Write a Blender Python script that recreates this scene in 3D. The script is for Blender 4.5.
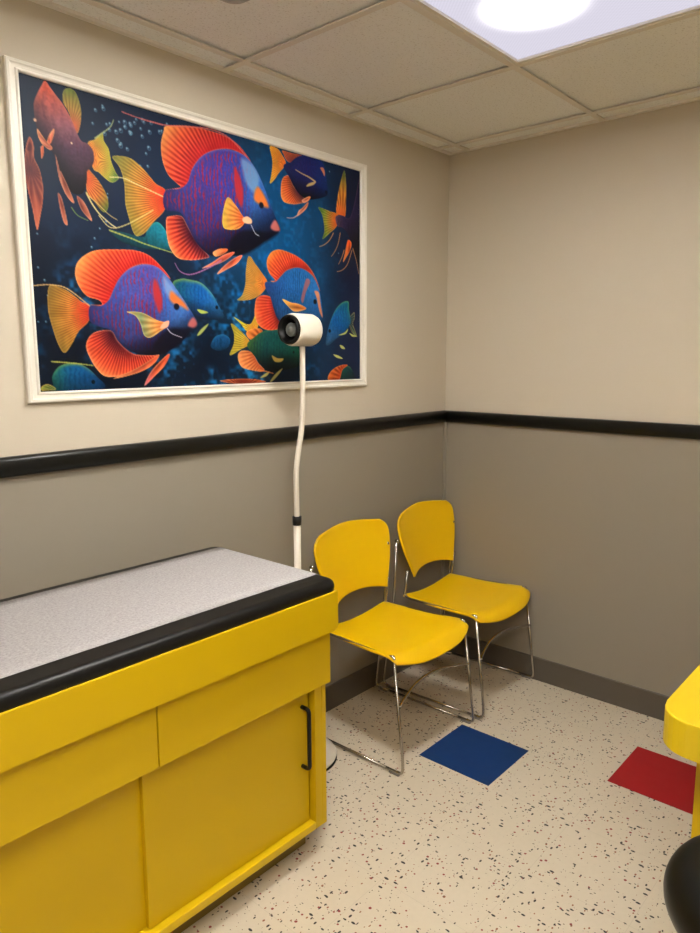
import bpy, bmesh, math
import numpy as np
from mathutils import Vector, Matrix

for o in list(bpy.data.objects):
    bpy.data.objects.remove(o)
C = bpy.context.scene
COL = C.collection

# ------------------------------------------------------------------ camera
cam_data = bpy.data.cameras.new('camera')
cam = bpy.data.objects.new('camera', cam_data)
COL.objects.link(cam)
yaw, pitch, roll = 0.8477, 0.1553, -0.0031
f = Vector((math.sin(yaw)*math.cos(pitch), math.cos(yaw)*math.cos(pitch), -math.sin(pitch)))
r0 = f.cross(Vector((0, 0, 1))).normalized()
u0 = r0.cross(f)
r = math.cos(roll)*r0 + math.sin(roll)*u0
u = -math.sin(roll)*r0 + math.cos(roll)*u0
M = Matrix((r, u, -f)).transposed().to_4x4()
M.translation = Vector((-2.9613, -1.9825, 1.5195))
cam.matrix_world = M
cam_data.sensor_fit = 'VERTICAL'
cam_data.sensor_height = 24.0
cam_data.sensor_width = 24.0
cam_data.lens = 24.0*711.77/933.0
cam_data.clip_start = 0.02
C.camera = cam

# ------------------------------------------------------------------ world, exposure
w = bpy.data.worlds.new('world'); C.world = w
w.use_nodes = True
w.node_tree.nodes['Background'].inputs[0].default_value = (1.0, 0.9, 0.78, 1)
w.node_tree.nodes['Background'].inputs[1].default_value = 0.3
C.view_settings.view_transform = 'Standard'
C.view_settings.look = 'None'
C.view_settings.gamma = 1.0
C.view_settings.use_curve_mapping = False
C.view_settings.exposure = 0.0
HOT = 230.0        # bright middle of the ceiling panel in view
HOT_R = 0.22
PANEL = 0.80      # the rest of its lens
FILL_SPOT = 900.0       # added bright spot on the unseen part of its lens, lights the left side
FILL_PANEL = 21.5      # added ceiling panel out of view behind the camera, for fill light
LIGHT_COL = (1.0, 0.985, 0.92)
PRINT_GAIN = 0.80

# ------------------------------------------------------------------ materials
def lin(c):
    c = c/255.0
    return c/12.92 if c <= 0.04045 else ((c+0.055)/1.055)**2.4
def srgb(r_, g_, b_):
    return (lin(r_), lin(g_), lin(b_), 1.0)

class NT:
    """small node helper"""
    def __init__(s, name, col=(0.5, 0.5, 0.5, 1), rough=0.5, metal=0.0, spec=0.5):
        s.m = bpy.data.materials.new(name); s.m.use_nodes = True
        s.t = s.m.node_tree; s.b = s.t.nodes['Principled BSDF']
        s.b.inputs['Base Color'].default_value = col
        s.b.inputs['Roughness'].default_value = rough
        s.b.inputs['Metallic'].default_value = metal
        s.b.inputs['Specular IOR Level'].default_value = spec
    def n(s, kind, **kw):
        nd = s.t.nodes.new(kind)
        for k, v in kw.items():
            if k.startswith('i_'):
                nd.inputs[k[2:].replace('_', ' ')].default_value = v
            else:
                setattr(nd, k, v)
        return nd
    def l(s, a, b): s.t.links.new(a, b)
    def math(s, op, a, b=None, clamp=False):
        nd = s.n('ShaderNodeMath', operation=op, use_clamp=clamp)
        for i, v in enumerate((a, b)):
            if v is None: continue
            if isinstance(v, (int, float)): nd.inputs[i].default_value = v
            else: s.l(v, nd.inputs[i])
        return nd.outputs[0]
    def mix(s, fac, a, b):
        nd = s.n('ShaderNodeMix', data_type='RGBA')
        for idx, v in ((0, fac), (6, a), (7, b)):
            if isinstance(v, (int, float, tuple)): nd.inputs[idx].default_value = v
            else: s.l(v, nd.inputs[idx])
        return nd.outputs[2]
    def coords(s, scale=(1, 1, 1), rot=(0, 0, 0), loc=(0, 0, 0)):
        tc = s.n('ShaderNodeTexCoord'); mp = s.n('ShaderNodeMapping')
        mp.inputs['Scale'].default_value = scale
        mp.inputs['Rotation'].default_value = rot
        mp.inputs['Location'].default_value = loc
        s.l(tc.outputs['Object'], mp.inputs['Vector'])
        return mp.outputs['Vector']
    def noise(s, scale, detail=2, vec=None, rough=0.5):
        nd = s.n('ShaderNodeTexNoise', i_Scale=scale, i_Detail=detail, i_Roughness=rough)
        s.l(vec if vec is not None else s.coords(), nd.inputs['Vector'])
        return nd.outputs['Fac']
    def bump(s, h, strength=0.2, dist=0.002):
        nd = s.n('ShaderNodeBump', i_Strength=strength, i_Distance=dist)
        s.l(h, nd.inputs['Height']); s.l(nd.outputs[0], s.b.inputs['Normal'])

def mat_wall():
    t = NT('wall_paint', rough=0.55, spec=0.3)
    tc = t.n('ShaderNodeTexCoord'); sx = t.n('ShaderNodeSeparateXYZ')
    t.l(tc.outputs['Object'], sx.inputs[0])
    up = t.math('GREATER_THAN', sx.outputs['Z'], 1.222)
    col = t.mix(up, WALL_LOW, WALL_UP)
    nz = t.noise(1.6, 3)
    col2 = t.mix(t.math('MULTIPLY', nz, 0.06), col, (0.2, 0.17, 0.13, 1))
    t.l(col2, t.b.inputs['Base Color'])
    t.bump(t.noise(260, 2), 0.12, 0.001)
    return t.m
WALL_UP = (0.585, 0.515, 0.415, 1)
WALL_LOW = (0.275, 0.24, 0.192, 1)

def plain(name, col, rough=0.5, metal=0.0, spec=0.5, bump=None, mott=0.0):
    t = NT(name, col, rough, metal, spec)
    if mott:
        nz = t.noise(7, 3)
        dark = tuple(c*(1-mott) for c in col[:3])+(1,)
        t.l(t.mix(nz, dark, col), t.b.inputs['Base Color'])
    rn = t.noise(25, 2)
    rr = t.math('ADD', t.math('MULTIPLY', rn, 0.1), rough-0.05)
    t.l(rr, t.b.inputs['Roughness'])
    if bump: t.bump(t.noise(bump[0], 2), bump[1], 0.001)
    return t.m

def mat_floor():
    t = NT('speckled_vinyl', rough=0.38, spec=0.35)
    base = t.mix(t.noise(3, 3), (0.60, 0.52, 0.40, 1), (0.68, 0.59, 0.465, 1))
    base = t.mix(t.math('MULTIPLY', t.noise(60, 3), 0.35), base, (0.50, 0.43, 0.33, 1))
    # flecks: three stretched cell layers
    layers = [((95, 48, 1), 0.5, 0.38, (0.02, 0.018, 0.018, 1), 0.30, 0),
              ((52, 100, 1), 0.15, 0.34, (0.035, 0.025, 0.022, 1), 0.26, 7),
              ((70, 70, 1), 0.9, 0.32, (0.25, 0.035, 0.03, 1), 0.22, 13),
              ((60, 95, 1), 1.2, 0.28, (0.26, 0.09, 0.04, 1), 0.25, 23),
              ((150, 110, 1), 0.4, 0.26, (0.08, 0.055, 0.04, 1), 0.22, 31)]
    clump = t.noise(6, 1)
    for sc, rot, thr, col, dens, off in layers:
        v = t.n('ShaderNodeTexVoronoi', feature='F1', i_Scale=1.0, i_Randomness=1.0, voronoi_dimensions='2D')
        t.l(t.coords(sc, (0, 0, rot), (off, off, 0)), v.inputs['Vector'])
        s2 = t.n('ShaderNodeSeparateColor'); t.l(v.outputs['Color'], s2.inputs[0])
        size = t.math('MULTIPLY', s2.outputs[1], thr)
        a = t.math('LESS_THAN', v.outputs['Distance'], size)
        lim = t.math('MULTIPLY', clump, dens*0.72)
        b = t.math('LESS_THAN', s2.outputs[0], lim)
        base = t.mix(t.math('MULTIPLY', a, b), base, col)
    # tile seams every 12 inches
    tc = t.n('ShaderNodeTexCoord'); sx = t.n('ShaderNodeSeparateXYZ')
    t.l(tc.outputs['Object'], sx.inputs[0])
    seam = None
    for ax, off in (('X', 0.5821), ('Y', 0.5034)):
        k = t.math('DIVIDE', t.math('ADD', sx.outputs[ax], off+30*0.3048), 0.3048)
        fr = t.math('FRACT', k)
        e = t.math('LESS_THAN', t.math('MINIMUM', fr, t.math('SUBTRACT', 1.0, fr)), 0.0028)
        seam = e if seam is None else t.math('MAXIMUM', seam, e)
    base = t.mix(t.math('MULTIPLY', seam, 0.22), base, (0.30, 0.25, 0.19, 1))
    t.l(base, t.b.inputs['Base Color'])
    t.bump(t.noise(120, 2), 0.05, 0.001)
    return t.m

def mat_ceiling():
    t = NT('mineral_ceiling_tile', rough=0.9, spec=0.1)
    a = t.noise(120, 3, rough=0.75)
    pits = t.math('LESS_THAN', t.noise(150, 2), 0.37)
    c = t.mix(a, (0.88, 0.88, 0.86, 1), (0.97, 0.97, 0.96, 1))
    c = t.mix(t.math('MULTIPLY', pits, 0.28), c, (0.35, 0.30, 0.23, 1))
    t.l(c, t.b.inputs['Base Color']); t.bump(a, 0.4, 0.003)
    return t.m

def mat_paper():
    t = NT('speckled_grey_paper', rough=0.7, spec=0.2)
    a = t.noise(150, 3, rough=0.8); b = t.noise(40, 3)
    c = t.mix(a, (0.10, 0.095, 0.10, 1), (0.66, 0.62, 0.62, 1))
    c = t.mix(t.math('MULTIPLY', b, 0.3), c, (0.37, 0.35, 0.35, 1))
    t.l(c, t.b.inputs['Base Color']); t.bump(a, 0.15, 0.001)
    return t.m

def mat_canvas():
    t = NT('printed_canvas', rough=0.45, spec=0.15)
    at = t.n('ShaderNodeVertexColor', layer_name='print')
    t.l(at.outputs['Color'], t.b.inputs['Base Color'])
    t.bump(t.noise(900, 1), 0.05, 0.0005)
    return t.m

def mat_panel(strength_hot, base_strength, hot_xy=None, radius=0.2, fill_spot=None):
    t = NT('light_diffuser', (0.8, 0.8, 0.85, 1), 0.4)
    if hot_xy is None:
        t.b.inputs['Emission Color'].default_value = LIGHT_COL+(1,)
        t.b.inputs['Emission Strength'].default_value = strength_hot
        return t.m
    tc = t.n('ShaderNodeTexCoord'); sx = t.n('ShaderNodeSeparateXYZ')
    t.l(tc.outputs['Object'], sx.inputs[0])
    def spot(xy, rad_):
        dx = t.math('SUBTRACT', sx.outputs['X'], xy[0]); dy = t.math('SUBTRACT', sx.outputs['Y'], xy[1])
        d = t.math('SQRT', t.math('ADD', t.math('MULTIPLY', dx, dx), t.math('MULTIPLY', dy, dy)))
        g_ = t.math('SUBTRACT', 1.0, t.math('DIVIDE', d, rad_), clamp=True)
        return t.math('POWER', g_, 6.0)
    g = t.math('ADD', t.math('MULTIPLY', spot(hot_xy, radius), strength_hot), t.math('MULTIPLY', spot(fill_spot[0], radius*1.36), fill_spot[1]))
    # fine prism grid of the lens
    pr = None
    for ax in ('X', 'Y'):
        s_ = t.math('SINE', t.math('MULTIPLY', sx.outputs[ax], 520.0))
        pr = s_ if pr is None else t.math('MULTIPLY', pr, s_)
    low = t.math('MULTIPLY', t.math('ADD', t.math('MULTIPLY', pr, 0.06), 1.0), base_strength)
    e1 = t.n('ShaderNodeEmission'); e1.inputs[0].default_value = (0.90, 0.86, 1.0, 1); t.l(low, e1.inputs[1])
    e2 = t.n('ShaderNodeEmission'); e2.inputs[0].default_value = LIGHT_COL+(1,)
    t.l(g, e2.inputs[1])
    ad = t.n('ShaderNodeAddShader'); t.l(e1.outputs[0], ad.inputs[0]); t.l(e2.outputs[0], ad.inputs[1])
    out = t.t.nodes['Material Output']; t.l(ad.outputs[0], out.inputs[0])
    return t.m

YEL = srgb(226, 186, 12)
M_wall = mat_wall()
M_floor = mat_floor()
M_ceil = mat_ceiling()
M_grid = plain('painted_ceiling_grid', (0.80, 0.75, 0.68, 1), 0.45)
M_base = plain('rubber_base', (0.095, 0.078, 0.06, 1), 0.45, bump=(80, 0.05))
M_rail = plain('black_rail_vinyl', (0.006, 0.006, 0.005, 1), 0.34, spec=0.25)
M_white = plain('white_frame_paint', (0.77, 0.72, 0.63, 1), 0.35)
M_table = plain('yellow_laminate', (0.62, 0.40, 0.002, 1), 0.38, spec=0.3, mott=0.05)
M_edge = plain('yellow_edge_band', (0.84, 0.60, 0.012, 1), 0.35)
M_dark = plain('gap_shade', (0.03, 0.02, 0.008, 1), 0.8)
M_toe = plain('toe_kick_brown', (0.20, 0.135, 0.02, 1), 0.6)
M_vinyl = plain('black_vinyl', (0.006, 0.0055, 0.005, 1), 0.36, spec=0.22, bump=(300, 0.08))
M_paper = mat_paper()
M_chair = plain('yellow_plastic', (0.86, 0.52, 0.002, 1), 0.38, spec=0.35, bump=(400, 0.06))
M_chrome = plain('chrome_rod', (0.50, 0.47, 0.43, 1), 0.24, metal=1.0)
M_glide = plain('grey_glide', (0.20, 0.18, 0.16, 1), 0.5)
M_lamp = plain('cream_enamel', (0.72, 0.65, 0.545, 1), 0.32)
M_black = plain('black_plastic', (0.006, 0.006, 0.006, 1), 0.4, spec=0.2)
M_bulb = plain('bulb_reflector', (0.26, 0.27, 0.25, 1), 0.35, metal=0.3)
M_desk = plain('desk_yellow_laminate', (0.67, 0.475, 0.008, 1), 0.36, spec=0.4)
M_blue = plain('blue_vinyl_tile', (0.008, 0.038, 0.15, 1), 0.5, spec=0.2, mott=0.12)
M_red = plain('red_vinyl_tile', (0.36, 0.014, 0.016, 1), 0.5, spec=0.2, mott=0.12)
M_det = plain('pale_plastic', (0.42, 0.40, 0.37, 1), 0.5)
M_stool = plain('stool_black_vinyl', (0.005, 0.005, 0.004, 1), 0.36, spec=0.22, bump=(250, 0.08))
M_canvas = mat_canvas()

# ------------------------------------------------------------------ mesh helpers
def obj(name, bm, m, parent=None, smooth=False, loc=None):
    me = bpy.data.meshes.new(name)
    bmesh.ops.recalc_face_normals(bm, faces=bm.faces)
    bm.to_mesh(me); bm.free()
    me.materials.append(m)
    for p_ in me.polygons: p_.use_smooth = smooth
    o = bpy.data.objects.new(name, me); COL.objects.link(o)
    if parent: o.parent = parent
    if loc: o.location = loc
    return o
def add_box(bm, x0, x1, y0, y1, z0, z1, bev=0.0, seg=2):
    ret = bmesh.ops.create_cube(bm, size=1.0)
    vs = ret['verts']
    for v in vs:
        v.co = Vector(((x0+x1)/2+v.co.x*(x1-x0), (y0+y1)/2+v.co.y*(y1-y0), (z0+z1)/2+v.co.z*(z1-z0)))
    if bev > 0:
        es = list({e for v in vs for e in v.link_edges})
        bmesh.ops.bevel(bm, geom=es, offset=bev, segments=seg, affect='EDGES', profile=0.5)
def box(x0, x1, y0, y1, z0, z1, bev=0.0, seg=2):
    bm = bmesh.new(); add_box(bm, x0, x1, y0, y1, z0, z1, bev, seg); return bm
def lathe(prof, seg=48, axis='Z', org=(0, 0, 0), bm=None):
    """prof: (radius, height) list"""
    bm = bm or bmesh.new(); rings = []
    for rr_, h in prof:
        ring = []
        if rr_ < 1e-6:
            ring = [bm.verts.new(_ax(0, 0, h, axis, org))]
        else:
            for i in range(seg):
                a = 2*math.pi*i/seg
                ring.append(bm.verts.new(_ax(rr_*math.cos(a), rr_*math.sin(a), h, axis, org)))
        rings.append(ring)
    for a, b in zip(rings, rings[1:]):
        if len(a) == 1 and len(b) == 1: continue
        for i in range(seg):
            j = (i+1) % seg
            if len(a) == 1: bm.faces.new((a[0], b[i], b[j]))
            elif len(b) == 1: bm.faces.new((a[i], a[j], b[0]))
            else: bm.faces.new((a[i], a[j], b[j], b[i]))
    return bm
def _ax(x, y, h, axis, org):
    if axis == 'Z': v = (x, y, h)
    elif axis == 'X': v = (h, x, y)
    else: v = (x, h, y)
    return (v[0]+org[0], v[1]+org[1], v[2]+org[2])
def smooth_path(pts, n=8):
    pts = [Vector(p_) for p_ in pts]; out = []
    for i in range(len(pts)-1):
        p0 = pts[max(i-1, 0)]; p1 = pts[i]; p2 = pts[i+1]; p3 = pts[min(i+2, len(pts)-1)]
        for k in range(n):
            t = k/n
            out.append(0.5*((2*p1)+(-p0+p2)*t+(2*p0-5*p1+4*p2-p3)*t*t+(-p0+3*p1-3*p2+p3)*t**3))
    out.append(pts[-1]); return out
def fillet(pts, rad, n=6):
    """polyline with rounded corners"""
    pts = [Vector(p_) for p_ in pts]; out = [pts[0]]
    for i in range(1, len(pts)-1):
        a, b, c = pts[i-1], pts[i], pts[i+1]
        d1 = (a-b); d2 = (c-b); q = min(rad, d1.length*0.49, d2.length*0.49)
        s_ = b+d1.normalized()*q; e_ = b+d2.normalized()*q
        for k in range(n+1):
            t = k/n
            out.append(s_*(1-t)**2+b*2*t*(1-t)+e_*t*t)
    out.append(pts[-1]); return out
def tube(path, rad, seg=10, bm=None, cap=True):
    bm = bm or bmesh.new(); rings = []; nrm = None
    for i, p_ in enumerate(path):
        a = path[max(i-1, 0)]; b = path[min(i+1, len(path)-1)]
        t = (b-a).normalized()
        if nrm is None:
            nrm = t.orthogonal().normalized()
        nrm = (nrm-t*nrm.dot(t)).normalized(); bi = t.cross(nrm)
        rr_ = rad(i/(len(path)-1)) if callable(rad) else rad
        rings.append([bm.verts.new(p_+(nrm*math.cos(2*math.pi*k/seg)+bi*math.sin(2*math.pi*k/seg))*rr_) for k in range(seg)])
    for a, b in zip(rings, rings[1:]):
        for k in range(seg):
            j = (k+1) % seg
            bm.faces.new((a[k], a[j], b[j], b[k]))
    if cap:
        bm.faces.new(rings[0][::-1]); bm.faces.new(rings[-1])
    return bm
def sweep(profile, path_dir, a, b, bm=None):
    """extrude closed 2D profile [(out, z)] from a to b, where out is along path_dir"""
    bm = bm or bmesh.new()
    r1 = [bm.verts.new(Vector(a)+Vector(path_dir)*o_+Vector((0, 0, z))) for o_, z in profile]
    r2 = [bm.verts.new(Vector(b)+Vector(path_dir)*o_+Vector((0, 0, z))) for o_, z in profile]
    n = len(profile)
    for i in range(n):
        j = (i+1) % n
        bm.faces.new((r1[i], r1[j], r2[j], r2[i]))
    bm.faces.new(r1[::-1]); bm.faces.new(r2)
    return bm
def prism(outline, z0, z1, bev=0.0, seg=2):
    bm = bmesh.new()
    lo = [bm.verts.new((x, y, z0)) for x, y in outline]
    hi = [bm.verts.new((x, y, z1)) for x, y in outline]
    n = len(outline)
    for i in range(n):
        j = (i+1) % n
        bm.faces.new((lo[i], lo[j], hi[j], hi[i]))
    bm.faces.new(lo[::-1]); top = bm.faces.new(hi)
    if bev:
        bmesh.ops.bevel(bm, geom=list(top.edges), offset=bev, segments=seg, affect='EDGES', profile=0.5)
    return bm
def tag(o, label=None, cat=None, group=None, kind=None):
    if label: o['label'] = label
    if cat: o['category'] = cat
    if group: o['group'] = group
    if kind: o['kind'] = kind
    return o
def thing(name, label, cat, loc=(0, 0, 0), group=None):
    o = bpy.data.objects.new(name, None); COL.objects.link(o)
    o.location = loc; o.empty_display_size = 0.1
    return tag(o, label, cat, group)
def structure(name, bm, m, smooth=False):
    return tag(obj(name, bm, m, smooth=smooth), kind='structure')

# ------------------------------------------------------------------ room shell
X0, Y0, H = -3.75, -2.75, 2.4443
structure('floor', box(X0-0.1, 0.1, Y0-0.1, 0.1, -0.1, 0), M_floor)
structure('wall_left', box(X0-0.1, 0.1, 0, 0.1, 0, H+0.1), M_wall)
structure('wall_right', box(0, 0.1, Y0-0.1, 0, 0, H+0.1), M_wall)
structure('wall_near', box(X0-0.1, 0, Y0-0.1, Y0, 0, H+0.1), M_wall)
structure('wall_far_left', box(X0-0.1, X0, Y0, 0, 0, H+0.1), M_wall)

# suspended ceiling: tiles between the tees, each tile a slightly raised panel
GX0, GY0, SX, SY = -0.1214, -0.1097, 0.6119, 0.6272
gx = [GX0-SX*i for i in range(0, 6)]
gy = [GY0-SY*i for i in range(0, 5)]
xs = [0.0]+[g for g in gx if g > X0+0.03]+[X0]
ys = [0.0]+[g for g in gy if g > Y0+0.03]+[Y0]
LIGHTS = [(gx[1], gx[3], gy[1], gy[2]), (gx[4]+0.0, gx[5], gy[2], gy[4])]
def in_light(cx, cy):
    return any(b < cx < a and d < cy < c for a, b, c, d in LIGHTS)
bm = bmesh.new()
for i in range(len(xs)-1):
    for j in range(len(ys)-1):
        cx, cy = (xs[i]+xs[i+1])/2, (ys[j]+ys[j+1])/2
        if in_light(cx, cy): continue
        add_box(bm, xs[i+1], xs[i], ys[j+1], ys[j], H+0.010, H+0.024)
structure('ceiling', bm, M_ceil)
structure('trim_5', box(X0, 0, Y0, 0, H+0.13, H+0.15), M_ceil)
bm = bmesh.new()
TW = 0.012
for g in gx:
    if g > X0+0.03: add_box(bm, g-TW, g+TW, Y0, 0, H, H+0.004, 0)
for g in gy:
    if g > Y0+0.03: add_box(bm, X0, 0, g-TW, g+TW, H+0.0008, H+0.0045, 0)
for i, g in enumerate(gx):
    if g > X0+0.03: add_box(bm, g-0.002, g+0.002, Y0, 0, H+0.004, H+0.03)
for g in gy:
    if g > Y0+0.03: add_box(bm, X0, 0, g-0.002, g+0.002, H+0.0045, H+0.03)
# wall angles
add_box(bm, X0, 0, -0.018, 0, H+0.0004, H+0.0098); add_box(bm, -0.018, 0, Y0, -0.018, H+0.0004, H+0.0098)
add_box(bm, X0, 0, Y0, Y0+0.016, H, H+0.005); add_box(bm, X0, X0+0.016, Y0, 0, H, H+0.005)
structure('trim_1', bm, M_grid)

# chair rail, rounded section, on both walls
RZ = 1.2195
prof = [(0, -0.028)]+[(0.006+0.020*math.cos(a)**0.6 if math.cos(a) > 0 else 0.006, 0.028*math.sin(a)) for a in [math.radians(q) for q in range(-84, 85, 12)]]+[(0, 0.028)]
structure('trim_2', sweep([(o_, z+RZ) for o_, z in prof], (0, -1, 0), (X0, 0, 0), (0, 0, 0)), M_rail, True)
structure('trim_3', sweep([(o_, z+RZ) for o_, z in prof], (-1, 0, 0), (0, Y0, 0), (0, 0, 0)), M_rail, True)
# inside corner strip on the lower wall
structure('trim_4', box(-0.012, 0, -0.012, 0, 0.11, RZ-0.028, 0.002), plain('corner_strip', (0.28, 0.245, 0.195, 1), 0.5))
bp_ = [(0, 0), (0.008, 0), (0.008, 0.004), (0.007, 0.010), (0.006, 0.020), (0.006, 0.108), (0.003, 0.112), (0, 0.112)]
structure('baseboard_left', sweep(bp_, (0, -1, 0), (X0, 0, 0), (0, 0, 0)), M_base)
structure('baseboard_right', sweep(bp_, (-1, 0, 0), (0, Y0, 0), (0, 0, 0)), M_base)

# coloured floor tiles
T = 0.3048
BX, BY = -0.5821, -0.5034
o = obj('floor_tile', box(-T+0.001, -0.001, -T+0.001, -0.001, 0, 0.0012), M_blue, loc=(BX-0.004, BY, 0))
tag(o, 'square royal blue vinyl floor tile in front of the yellow chairs', 'floor tile', 'coloured floor tiles')
o = obj('floor_tile', box(-T+0.001, -0.001, -T+0.001, -0.001, 0, 0.0012), M_red, loc=(BX+T, BY-2*T, 0))
tag(o, 'square red vinyl floor tile partly hidden behind the yellow desk', 'floor tile', 'coloured floor tiles')

# ------------------------------------------------------------------ ceiling lights
def ceiling_light(name, L, mat, label):
    a, b, c, d = L
    cx, cy = (a+b)/2, (c+d)/2
    t = thing(name, label, 'ceiling light', (cx, cy, H), 'ceiling panel lights')
    hx, hy = (a-b)/2-TW, (c-d)/2-TW
    bm = bmesh.new()
    fw = 0.014
    add_box(bm, -hx, hx, hy-fw, hy, 0.002, 0.030); add_box(bm, -hx, hx, -hy, -hy+fw, 0.002, 0.030)
    add_box(bm, hx-fw, hx, -hy+fw, hy-fw, 0.002, 0.030); add_box(bm, -hx, -hx+fw, -hy+fw, hy-fw, 0.002, 0.030)
    obj('light_frame', bm, M_white, t)
    obj('diffuser', box(-hx+fw, hx-fw, -hy+fw, hy-fw, 0.010, 0.014), mat, t)
    obj('housing', box(-hx, hx, -hy, hy, 0.031, 0.09), M_white, t)
    return t
a, b, c, d = LIGHTS[0]
ceiling_light('ceiling_light', LIGHTS[0],
              mat_panel(HOT, PANEL, (-1.05-(a+b)/2, -0.965-(c+d)/2), HOT_R, ((-1.62-(a+b)/2, -0.93-(c+d)/2), FILL_SPOT)),
              'bright white panel light with a prismatic lens set into the tiled ceiling')
ceiling_light('ceiling_light', LIGHTS[1], mat_panel(FILL_PANEL, 0), 'white fill panel added out of view in the ceiling near the room corner behind the viewer')

# round fitting on the ceiling
t = thing('ceiling_detector', 'small round pale fitting on the ceiling at the top edge of the photo', 'detector', (-1.654, -0.431, H+0.0100))
obj('base', lathe([(0, 0), (0.056, 0), (0.056, -0.008), (0.050, -0.012), (0, -0.012)], 40), M_det, t, True)
obj('cover', lathe([(0, -0.0122), (0.044, -0.0122), (0.040, -0.018), (0.028, -0.022), (0.012, -0.023), (0, -0.023)], 40), M_det, t, True)

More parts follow.
